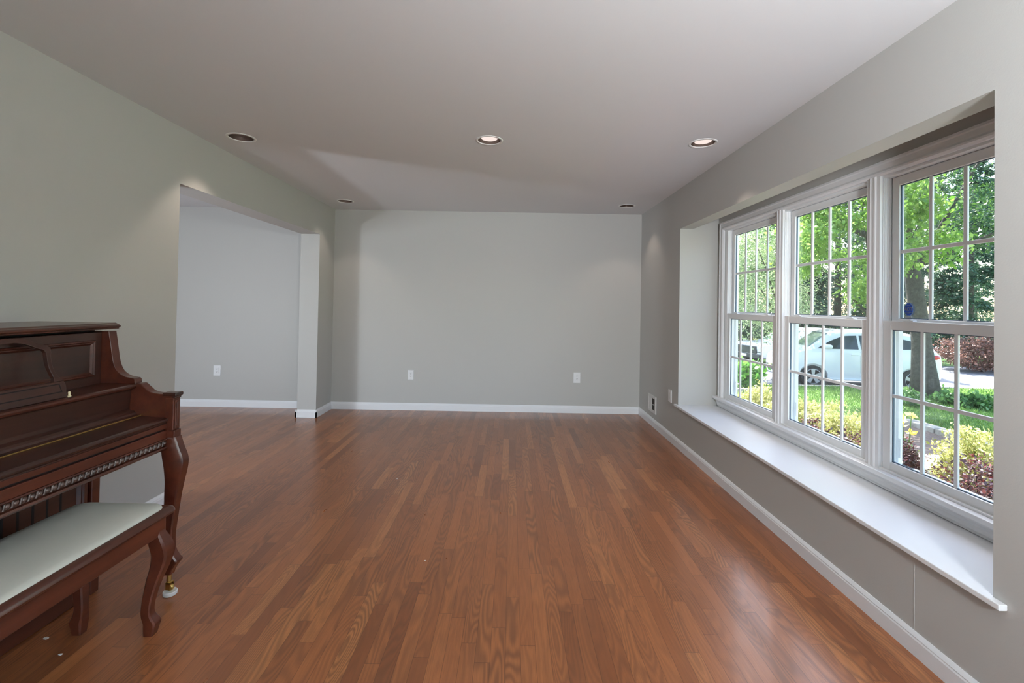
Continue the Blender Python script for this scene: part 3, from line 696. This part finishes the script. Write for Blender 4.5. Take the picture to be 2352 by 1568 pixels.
def tree(label, base, trunk_r, trunk_h, crown_c, crown_r, n, size, mat, k=70, csize=0.35, name='leafy_tree', lean=(0, 0), group='trees outside the window', branches=8, droop=0.35):
    t = thing(name, label, 'tree', base, 0, group)
    cx, cy, cz = crown_c
    m = MB(); hs = np.linspace(0, 1, 7)
    m.tube([(lean[0]*h+0.03*math.sin(5*h), lean[1]*h+0.03*math.cos(4*h), trunk_h*h) for h in hs], [trunk_r*(1.45 if i == 0 else 1.12 if i == 1 else 1-0.32*h) for i, h in enumerate(hs)], 14)
    m.build('trunk', 'bark', t, smooth=True)
    pts, cen = clump_pts(n, k, crown_r, csize)
    b = MB()
    for j in range(branches):
        c_ = cen[j]+np.array(crown_c); h0 = trunk_h*(0.7+0.3*j/branches)
        st_ = np.array([lean[0]*h0/trunk_h, lean[1]*h0/trunk_h, h0]); mid = st_*0.5+c_*0.5+np.array([0, 0, 0.15])
        b.tube([tuple(st_), tuple(mid), tuple(c_)], [trunk_r*0.33, trunk_r*0.18, trunk_r*0.05], 6)
    if branches: b.build('branches', 'bark', t, smooth=True)
    leaves('foliage', pts+np.array(crown_c), size, mat, t, droop=droop)
    return t
tree('large grey-trunked shade tree growing right of the white hatchback', (10.0, 11.1, GL), 0.215, 3.8, (0.6, 0.9, 5.7), (4.2, 3.4, 2.5), 52000, 0.075, 'leaf_shade', 170, 0.27, branches=10, lean=(-0.38, 0.1))
tree('bright green maple with long drooping leaves, seen through the middle window', (at_px(2012, 10.2), 10.2, GL), 0.10, 2.2, (-0.7, -0.5, 3.75), (1.75, 1.3, 1.7), 14000, 0.09, 'leaf_bright', 64, 0.17, branches=6, droop=0.6)
tree('pale green tree with small leaves, seen through the farthest window', (at_px(1790, 15.5), 15.5, GD), 0.11, 2.4, (-0.55, 0, 3.3), (1.9, 1.5, 2.3), 26000, 0.065, 'leaf_pale', 110, 0.27)
tree('thin trunked tree far off left of the white vehicles', (at_px(1727, 25.6), 25.6, GD), 0.13, 4, (0, 0, 5.0), (2.2, 2.0, 2.2), 4500, 0.2, 'leaf_pale', 60, 0.35)
def conifer(x, y, h, r, n, label):
    t = thing('evergreen_tree', label, 'tree', (x, y, GD), 0, 'dark evergreens in the background')
    MB().tube([(0, 0, 0), (0, 0, h*0.5), (0, 0, h*0.97)], [0.24, 0.15, 0.03], 10).build('trunk', 'bark', t, smooth=True)
    nb = 130; zz = NR.uniform(0.03, 0.98, nb)**1.15; az = NR.uniform(0, 2*PI, nb)
    L = r*(1-zz)**0.7*NR.uniform(0.75, 1.1, nb); i = NR.integers(0, nb, n); q = NR.uniform(0.15, 1, n)**0.6
    wv = NR.normal(size=n)*0.10*L[i]+NR.normal(size=n)*0.08
    p = np.stack([np.cos(az[i])*L[i]*q-np.sin(az[i])*wv, np.sin(az[i])*L[i]*q+np.cos(az[i])*wv, h*zz[i]-0.28*L[i]*q**2+NR.normal(size=n)*0.07], 1)
    leaves('foliage', p, 0.17, 'leaf_con', t, aspect=0.36, droop=0.45)
CON = [(1640, 22.4, 9.5, 1.9), (1836, 22.4, 11, 1.95), (2030, 22.4, 12, 1.95), (2226, 22.4, 13, 1.95), (2424, 22.4, 13, 1.95),
       (1735, 29.0, 13, 2.6), (1925, 29.0, 14, 2.6), (2115, 29.0, 15, 2.6), (2305, 29.0, 15, 2.6),
       (1650, 39, 14, 3.6), (1846, 39, 16, 3.6), (2042, 39, 17, 3.6), (2238, 39, 18, 3.6), (2434, 39, 18, 3.6)]
for i, (px, Y, h, r) in enumerate(CON):
    conifer(at_px(px, Y), Y, h, r, 28000 if Y < 25 else 18000, ['dark evergreen farthest left of the front rank', 'dark evergreen behind the white hatchback windshield', 'dark evergreen right behind the bright green maple',
            'tall dark evergreen behind the red-brown laceleaf maple', 'tall dark evergreen past the near window edge', 'middle rank evergreen behind the pale small-leaved tree', 'middle rank evergreen above the hatchback roof', 'middle rank evergreen behind the grey tree trunk', 'middle rank evergreen at the near window edge'][i] if i < 9 else 'dark evergreen in the farthest rank of trees beyond the street')

def shrub(label, base, rad, n, size, mat, name='shrub', group=None, k=60, csize=0.07, stems=7, up=0.5, cat_='shrub', aspect=0.5):
    t = thing(name, label, cat_, base, 0, group)
    pts, cen = clump_pts(n, k, rad, csize, shell=0.45)
    keep = pts[:, 2] > -rad[2]*0.9
    m = MB()
    for j in range(stems):
        c_ = cen[j]; m.tube([(c_[0]*0.1, c_[1]*0.1, 0), (c_[0]*0.5, c_[1]*0.5, (c_[2]+rad[2])*0.5), (c_[0], c_[1], c_[2]+rad[2])], [0.010, 0.007, 0.003], 5)
    m.build('stems', 'twig', t)
    leaves('foliage', pts[keep]+np.array([0, 0, rad[2]*0.98]), size, mat, t, droop=-up, aspect=aspect)
    return t
GB = GL+0.10
G1 = 'golden shrubs below the window'; G2 = 'dark red barberries below the window'
for X, Y, r, h, l in [(3.60, 6.78, 0.36, 0.42, 'pale golden shrub seen through the farthest window'), (3.66, 5.92, 0.38, 0.45, 'golden shrub at the left side of the middle window'),
                      (3.68, 5.08, 0.38, 0.46, 'golden shrub at the right side of the middle window, behind barberry'), (4.36, 4.28, 0.31, 0.44, 'bright golden shrub at the near edge of the nearest window')]:
    shrub(l, (X, Y, GB), (r, r*1.1, h), 13000, 0.030, 'leaf_gold', 'golden_shrub', G1, 130, 0.05, 9, 0.7)
for X, Y, r, h, l in [(3.08, 4.62, 0.27, 0.46, 'dark red barberry low in the middle window'), (2.98, 3.98, 0.27, 0.46, 'dark red barberry behind the mullion of the nearest window'), (3.92, 4.62, 0.11, 0.34, 'small barberry beside the flat stone'),
                      (3.62, 3.52, 0.32, 0.42, 'dark barberry under the bright golden shrub')]:
    shrub(l, (X, Y, GB), (r, r*1.1, h), 9500, 0.027, 'leaf_barb', 'barberry_shrub', G2, 110, 0.045, 22, 0.3)
shrub('big-leaved green bush low in the farthest window', (at_px(1722, 11.9), 11.9, GL), (0.36, 0.36, 0.36), 900, 0.13, 'leaf_green', 'green_bush', None, 50, 0.09, 6, 0.2, aspect=0.7)
MB().box(-0.7, 0.45, -0.07, 0.07, 0, 0.10).build('edging_stone', 'stone', loc=(at_px(1725, 11.3), 11.3, GL), bevel=0.01)
tag(bpy.data.objects['edging_stone'], 'low stone edging in front of the big-leaved green bush', 'edging stone')
shrub('mound of red-brown laceleaf maple beside the driveway', (at_px(2262, 17.6), 17.6, GD), (1.75, 1.0, 0.72), 16000, 0.07, 'leaf_red', 'laceleaf_maple', None, 120, 0.14, 10, -0.3, cat_='tree')
HG = 'green ground plants around the tree'
for i, (px, Y, l) in enumerate([(2068, 10.4, 'leafy green plant left of the tree trunk base'), (2100, 10.0, 'leafy green plant in front of the tree trunk base'), (2178, 10.3, 'leafy green plant close right of the tree trunk base'), (2225, 10.0, 'leafy green plant below the shaded driveway'), (2268, 9.8, 'leafy green plant at the near edge of the window')]):
    shrub(l, (at_px(px, Y), Y, GL), (0.24, 0.22, 0.14), 520, 0.075, 'leaf_hosta', 'leafy_ground_plant', HG, 26, 0.07, 4, 0.5, cat_='plant', aspect=0.6)
for i, (px, Y, s, l) in enumerate([(1692, 24, 0.42, 'round clipped shrub at the far left beyond the farthest white vehicle'), (1750, 25, 0.45, 'round clipped yellow-green shrub above the farther white hood'), (1842, 27, 0.5, 'clipped yellow-green shrub far behind the hatchback windshield'), (1925, 27, 0.6, 'clipped yellow-green shrub far above the hatchback roof')]):
    shrub(l, (at_px(px, Y), Y, GD), (s*1.3, s, s*0.72), 900, 0.10, 'leaf_gold', 'clipped_shrub', 'clipped shrubs across the driveway', 40, 0.08, 4, 0.6)
# yellow lily
t = thing('yellow_lily', 'yellow flowering lily in the planting bed before the stone edging', 'flower', (4.35, 5.08, GB))
m = MB()
for k in range(4):
    a = k*1.7; m.tube([(0, 0, 0), (0.02*math.cos(a), 0.02*math.sin(a), 0.4), (0.05*math.cos(a), 0.05*math.sin(a), 0.62+0.07*k)], [0.006, 0.005, 0.004], 6)
m.build('stems', 'leaf_hosta', t)
leaves('leaves', np.array([[0.02*math.cos(i), 0.02*math.sin(i), 0.05+0.012*i] for i in range(40)]), 0.10, 'leaf_hosta', t, aspect=0.18, droop=-0.7)
for k in range(4):
    a = k*1.7; leaves('blossom', np.tile(np.array([[0.05*math.cos(a), 0.05*math.sin(a), 0.62+0.07*k]]), (12, 1)), 0.05, 'petal', t, aspect=0.6, droop=-0.3)
# flat stone and stone edging
m = MB(); rs = []
for i, z in enumerate((0, 0.05, 0.14, 0.17)):
    rs.append([(0.50*(1-0.08*abs(i-1.5))*math.cos(a)*(1+0.15*math.sin(3*a)), 0.34*(1-0.08*abs(i-1.5))*math.sin(a)*(1+0.12*math.cos(2*a)), z+0.02*math.cos(a)) for a in [2*PI*k/18 for k in range(18)]])
m.rings(rs); tag(m.build('flat_stone', 'stone', loc=(5.0, 5.55, GB)), 'large flat pale stone lying in the mulch behind the barberry', 'stone')
for i, (y0, y1) in enumerate([(6.0, 6.75), (6.77, 7.45), (7.47, 8.1)]):
    tag(MB().box(-0.11, 0.11, -(y1-y0)/2, (y1-y0)/2, 0, 0.18).build('edging_block', 'stone', loc=(6.95, (y0+y1)/2, GL), bevel=0.015), ['pale edging block nearest the golden shrub', 'middle pale edging block of the planting bed', 'pale edging block nearest the tree'][i], 'edging stone', 'edging blocks of the planting bed')
# short lawn grass in the visible part
n = 42000; yy = NR.uniform(7.0, 12.3, n); pxs = NR.uniform(1680, 2300, n); xx = (pxs-1176)/F*yy
keep = ~((xx < 7.1) & (yy < 8.7)); P_ = np.stack([xx, yy, np.full(n, GL)], 1)[keep]
tag(leaves('grass', P_, 0.055, 'leaf_grass', None, aspect=0.22, droop=-1.0), 'short green lawn grass in front of the driveway', 'grass', kind='stuff')

# ------------------------------------------------------------------ cars
def make_car(name, label, loc, rz, st, hubs, rtyre, glass_s, wind, paint='carpaint', suv=False):
    root = thing(name, label, 'car', loc, rz)
    ss = cat(st, 6)   # (s, zbot, zbelt, ztop, w, wroof)
    def ring(s, zb, zl, zt, w, wr):
        h = [(0.0, zb), (w*0.80, zb), (w*0.97, zb+0.07), (w, zb+0.20), (w*1.0, (zb+zl)*0.52), (w*0.985, zl-0.12*(zl-zb)), (w*0.965, zl), ]
        for k in (0.25, 0.5, 0.75, 0.92): h.append((w*0.965+(wr-w*0.965)*k, zl+(zt-0.05*(1 if zt-zl > 0.2 else 0.3)-zl)*k))
        h += [(wr*0.86, zt-0.012), (wr*0.5, zt), (0.0, zt+0.004)]
        return [(s, -y, z) for y, z in h] + [(s, y, z) for y, z in reversed(h[1:-1])]
    def half_y(s, z):
        A = np.array(ss); s_ = np.interp(s, A[:, 0], np.arange(len(A))); vals = [np.interp(s_, np.arange(len(A)), A[:, k]) for k in range(1, 6)]
        r_ = ring(s, *vals); hh = [(-p[1], p[2]) for p in r_[:14]]
        zs = [p[1] for p in hh]; return float(np.interp(z, zs, [p[0] for p in hh])), vals
    A_ = np.array(ss); R_ = rtyre*1.17
    grid = sorted(set([round(float(v), 4) for v in A_[:, 0]] + [round(hx+R_*math.cos(PI*k/20)*f, 4) for hx in hubs for k in range(21) for f in (1.0, 1.004)]))
    grid = [g_ for g_ in grid if A_[0, 0] <= g_ <= A_[-1, 0]]
    rings_ = []
    for g_ in grid:
        ring_ = ring(g_, *[float(np.interp(g_, A_[:, 0], A_[:, k])) for k in range(1, 6)])
        za = max([rtyre+math.sqrt(R_*R_-(g_-hx)**2) if abs(g_-hx) < R_ else -1 for hx in hubs])
        if za > 0:
            n_ = len(ring_); rr_ = list(ring_)
            for idx in range(1, 6):
                for q in (idx, n_-idx):
                    x_, y_, z_ = rr_[q]
                    if idx == 1: rr_[q] = (x_, math.copysign(min(abs(y_), 0.58), y_), z_)
                    else: rr_[q] = (x_, y_, max(z_, za+0.004*(idx-2)))
            ring_ = rr_
        rings_.append(ring_)
    m = MB(); m.rings(rings_)
    body = m.build('body', paint, root, smooth=True)
    body.data.set_sharp_from_angle(angle=math.radians(40))
    for hx in hubs:
        for s in (-1, 1):
            yw = half_y(hx, 0.6)[0]
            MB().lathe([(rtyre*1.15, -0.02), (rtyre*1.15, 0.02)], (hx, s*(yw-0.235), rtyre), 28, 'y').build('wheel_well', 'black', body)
            wy = s*(yw-0.10)
            w = MB().lathe([(rtyre*0.70, -0.10), (rtyre*0.93, -0.10), (rtyre, -0.07), (rtyre, 0.07), (rtyre*0.93, 0.10), (rtyre*0.70, 0.10), (rtyre*0.68, 0.03), (rtyre*0.02, 0.03), (rtyre*0.02, -0.03), (rtyre*0.68, -0.03), (rtyre*0.70, -0.10)], (hx, wy, rtyre), 32, 'y', cap=False).build('wheel', 'tyre', root, smooth='auto')
            rm = MB().lathe([(rtyre*0.71, s*0.06), (rtyre*0.71, s*0.095), (rtyre*0.66, s*0.10), (rtyre*0.64, s*0.06)], (hx, wy, rtyre), 32, 'y', cap=False)
            rm.lathe([(rtyre*0.15, s*0.05), (rtyre*0.15, s*0.092), (rtyre*0.08, s*0.10)], (hx, wy, rtyre), 14, 'y')
            for k in range(5):
                a = 2*PI*k/5+PI/2; ca, sa = math.cos(a), math.sin(a); R0, R1 = rtyre*0.10, rtyre*0.66; wa, wb_ = rtyre*0.10, rtyre*0.17
                q = [(R0*ca-wa*sa, R0*sa+wa*ca), (R1*ca-wb_*sa, R1*sa+wb_*ca), (R1*ca+wb_*sa, R1*sa-wb_*ca), (R0*ca+wa*sa, R0*sa-wa*ca)]
                rm.prism([(hx+p[0], rtyre+p[1]) for p in q], 'y', wy+s*0.07, wy+s*0.092)
            rm.build('rim', 'alloy', w, smooth='auto')
    for poly in glass_s:
        for s in (-1, 1):
            g = MB(); n = len(poly); a0 = min(p[0] for p in poly); a1 = max(p[0] for p in poly); NC, NRW = 14, 6; outer = []; inner = []
            for k in range(NC+1):
                a = a0+(a1-a0)*(0.004+0.992*k/NC); zs = []
                for q in range(n):
                    (sa, za), (sb, zb_) = poly[q], poly[(q+1) % n]
                    if (sa-a)*(sb-a) <= 0 and sa != sb: zs.append(za+(zb_-za)*(a-sa)/(sb-sa))
                zl_, zh_ = min(zs), max(zs)
                for r_ in range(NRW+1):
                    z = zl_+(zh_-zl_)*r_/NRW; y = half_y(a, z)[0]; outer.append((a, s*(y+0.008), z)); inner.append((a, s*(y-0.02), z))
            N_ = len(outer); W_ = NRW+1; fs = []
            for k in range(NC):
                for r_ in range(NRW):
                    b_ = k*W_+r_; fs += [(b_, b_+1, b_+W_+1, b_+W_), (N_+b_, N_+b_+W_, N_+b_+W_+1, N_+b_+1)]
            for k in range(NC): fs += [(k*W_, (k+1)*W_, N_+(k+1)*W_, N_+k*W_), (k*W_+NRW, N_+k*W_+NRW, N_+(k+1)*W_+NRW, (k+1)*W_+NRW)]
            for r_ in range(NRW): fs += [(r_, N_+r_, N_+r_+1, r_+1), (NC*W_+r_, NC*W_+r_+1, N_+NC*W_+r_+1, N_+NC*W_+r_)]
            g.add(outer+inner, fs)
            g.build('side_window', 'carglass', root)
    # windshield and rear glass follow the top surface
    for (s0, s1, nm) in wind:
        g = MB(); rs = []
        for k in range(9):
            s = s0+(s1-s0)*k/8; _, v = half_y(s, 1.0); w_ = v[4]*0.88
            rs.append([(s, y, v[2]+0.010-0.012*(abs(y)/w_)**4) for y in np.linspace(-w_, w_, 9)] )
        top = [p for r in rs for p in r]; fs = []
        for k in range(8):
            for i in range(8): fs.append((k*9+i, k*9+i+1, (k+1)*9+i+1, (k+1)*9+i))
        g.add(top, fs); o = g.build(nm, 'windsh', root, smooth=True)
        sm = o.modifiers.new('thick', 'SOLIDIFY'); sm.thickness = 0.006
    return root, half_y
HB = [(0.0, .34, .50, .60, .50, .42), (0.05, .28, .66, .78, .66, .55), (0.22, .24, .86, .95, .78, .66), (0.78, .22, 1.07, 1.14, .85, .72), (1.35, .22, 1.11, 1.57, .87, .62), (1.75, .22, 1.11, 1.66, .87, .62),
      (2.6, .22, 1.13, 1.69, .87, .62), (3.35, .24, 1.15, 1.64, .86, .60), (3.75, .26, 1.14, 1.48, .83, .58), (4.05, .30, 1.06, 1.14, .78, .62), (4.14, .34, .92, 1.0, .70, .60), (4.17, .38, .80, .88, .64, .55)]
ang = math.atan2(13.0-13.6, 11.333-8.893)
hb, hy = make_car('hatchback_car', 'white hatchback parked on the driveway nearest the house', (9.085, 14.38, GD), ang,
    [(s-0.90,)+tuple(r) for s, *r in HB], (0.0, 2.51), 0.315,
    [[(s-0.9, z) for s, z in p] for p in ([(1.02, 1.14), (1.22, 1.135), (1.22, 1.27), (1.13, 1.21)], [(1.26, 1.135), (2.06, 1.14), (2.06, 1.53), (1.72, 1.51), (1.40, 1.37), (1.26, 1.29)], [(2.12, 1.14), (2.92, 1.16), (2.86, 1.52), (2.12, 1.535)], [(2.98, 1.17), (3.62, 1.20), (3.40, 1.42), (3.0, 1.50)])],
    [(0.82-0.9, 1.36-0.9, 'windshield'), (3.72-0.9, 4.02-0.9, 'rear_glass')])
for s in (-1, 1):
    yw = hy(0.45, 1.05)[0]
    m = MB(); m.lathe([(0.01, -0.16), (0.06, -0.14), (0.085, -0.05), (0.085, 0.05), (0.06, 0.12), (0.01, 0.14)], (0, 0, 0), 14, 'x'); m.v = [(x*0.85+0.33, y*0.75+s*(yw+0.13), z*0.8+1.20) for x, y, z in m.v]
    m.build('side_mirror', 'carpaint', hb, smooth=True)
    y0 = hy(-0.68, 0.85)[0]
    m = MB(); m.lathe([(0.005, -0.20), (0.06, -0.12), (0.085, 0.0), (0.06, 0.14), (0.005, 0.24)], (0, 0, 0), 12, 'x'); m.v = [(x-0.58, s*(hy(x-0.58, 0.86)[0]-0.02)+y*0.5, z*0.9+0.88+0.35*x) for x, y, z in m.v]; m.build('headlight', 'lamplens', hb, smooth=True)
    m = MB(); m.lathe([(0.005, -0.16), (0.07, -0.10), (0.09, 0.04), (0.06, 0.14), (0.005, 0.17)], (0, 0, 0), 12, 'x'); m.v = [(x+3.02, s*(hy(x+3.02, 0.98)[0]-0.02)+y*0.5, z*0.8+0.98) for x, y, z in m.v]; m.build('tail_light', 'redlens', hb, smooth=True)
    for sx in (0.30, 1.19, 2.02): MB().add([(sx+d, s*(hy(sx, z)[0]+0.003), z) for z in (0.36, 0.5, 0.7, 0.9, 1.08) for d in (-0.002, 0.002)], [(2*i, 2*i+1, 2*i+3, 2*i+2) for i in range(4)]).build('door_seam', 'dark', hb)
    m = MB(); m.box(0.96, 1.14, s*(hy(1.05, 0.98)[0]-0.005), s*(hy(1.05, 0.98)[0]+0.022), 0.965, 0.995); m.build('door_handle', 'carpaint', hb, bevel=0.008)
    MB().box(0.42, 2.08, s*0.80, s*0.885, 0.235, 0.30).build('side_skirt', 'carpaint', hb, bevel=0.02)
MB().box(-0.905, -0.80, -0.42, 0.42, 0.36, 0.47).build('lower_grille', 'dark', hb, bevel=0.02)
MB().box(-0.888, -0.80, -0.50, 0.50, 0.60, 0.66).build('upper_grille', 'dark', hb, bevel=0.015)
MB().box(-0.925, -0.91, -0.15, 0.15, 0.48, 0.57).build('licence_plate', 'platey', hb, bevel=0.003)

PU = [(0.0, .48, .80, .90, .80, .66), (0.04, .42, .92, 1.04, .90, .78), (0.25, .38, 1.02, 1.12, .95, .84), (1.35, .38, 1.10, 1.19, .96, .84), (1.95, .38, 1.14, 1.70, .96, .70), (2.3, .38, 1.14, 1.80, .96, .70), (3.7, .38, 1.16, 1.80, .96, .70), (4.4, .40, 1.15, 1.70, .95, .68), (4.85, .44, 1.08, 1.22, .90, .74), (4.92, .50, .95, 1.05, .84, .72)]
pu, hy2 = make_car('utility_vehicle', 'white vehicle with dark front grille parked behind the hatchback', (at_px(1762, 18.6), 18.6, GD), math.radians(12),
    [(s-0.95, r[0]*.85, r[1]*.84, r[2]*.83, r[3], r[4]) for s, *r in PU], (0.0, 2.95), 0.34,
    [[(s-0.95, z*.83) for s, z in p] for p in ([(1.85, 1.20), (2.75, 1.20), (2.75, 1.66), (2.35, 1.64)], [(2.82, 1.20), (3.62, 1.21), (3.62, 1.66), (2.82, 1.66)], [(3.70, 1.22), (4.35, 1.22), (4.2, 1.60), (3.70, 1.65)])],
    [(1.40-0.95, 1.98-0.95, 'windshield')])
MB().box(-1.01, -0.90, -0.62, 0.62, 0.52, 0.80).build('front_grille', 'dark', pu, bevel=0.03)
MB().box(-1.03, -0.90, -0.84, 0.84, 0.34, 0.50).build('front_bumper', 'dark', pu, bevel=0.03)
for s in (-1, 1): MB().box(-0.99, -0.80, s*0.64, s*0.87, 0.68, 0.80).build('headlight', 'lamplens', pu, bevel=0.02)
MB().box(-1.04, -1.028, -0.15, 0.15, 0.38, 0.48).build('licence_plate', 'plate', pu)
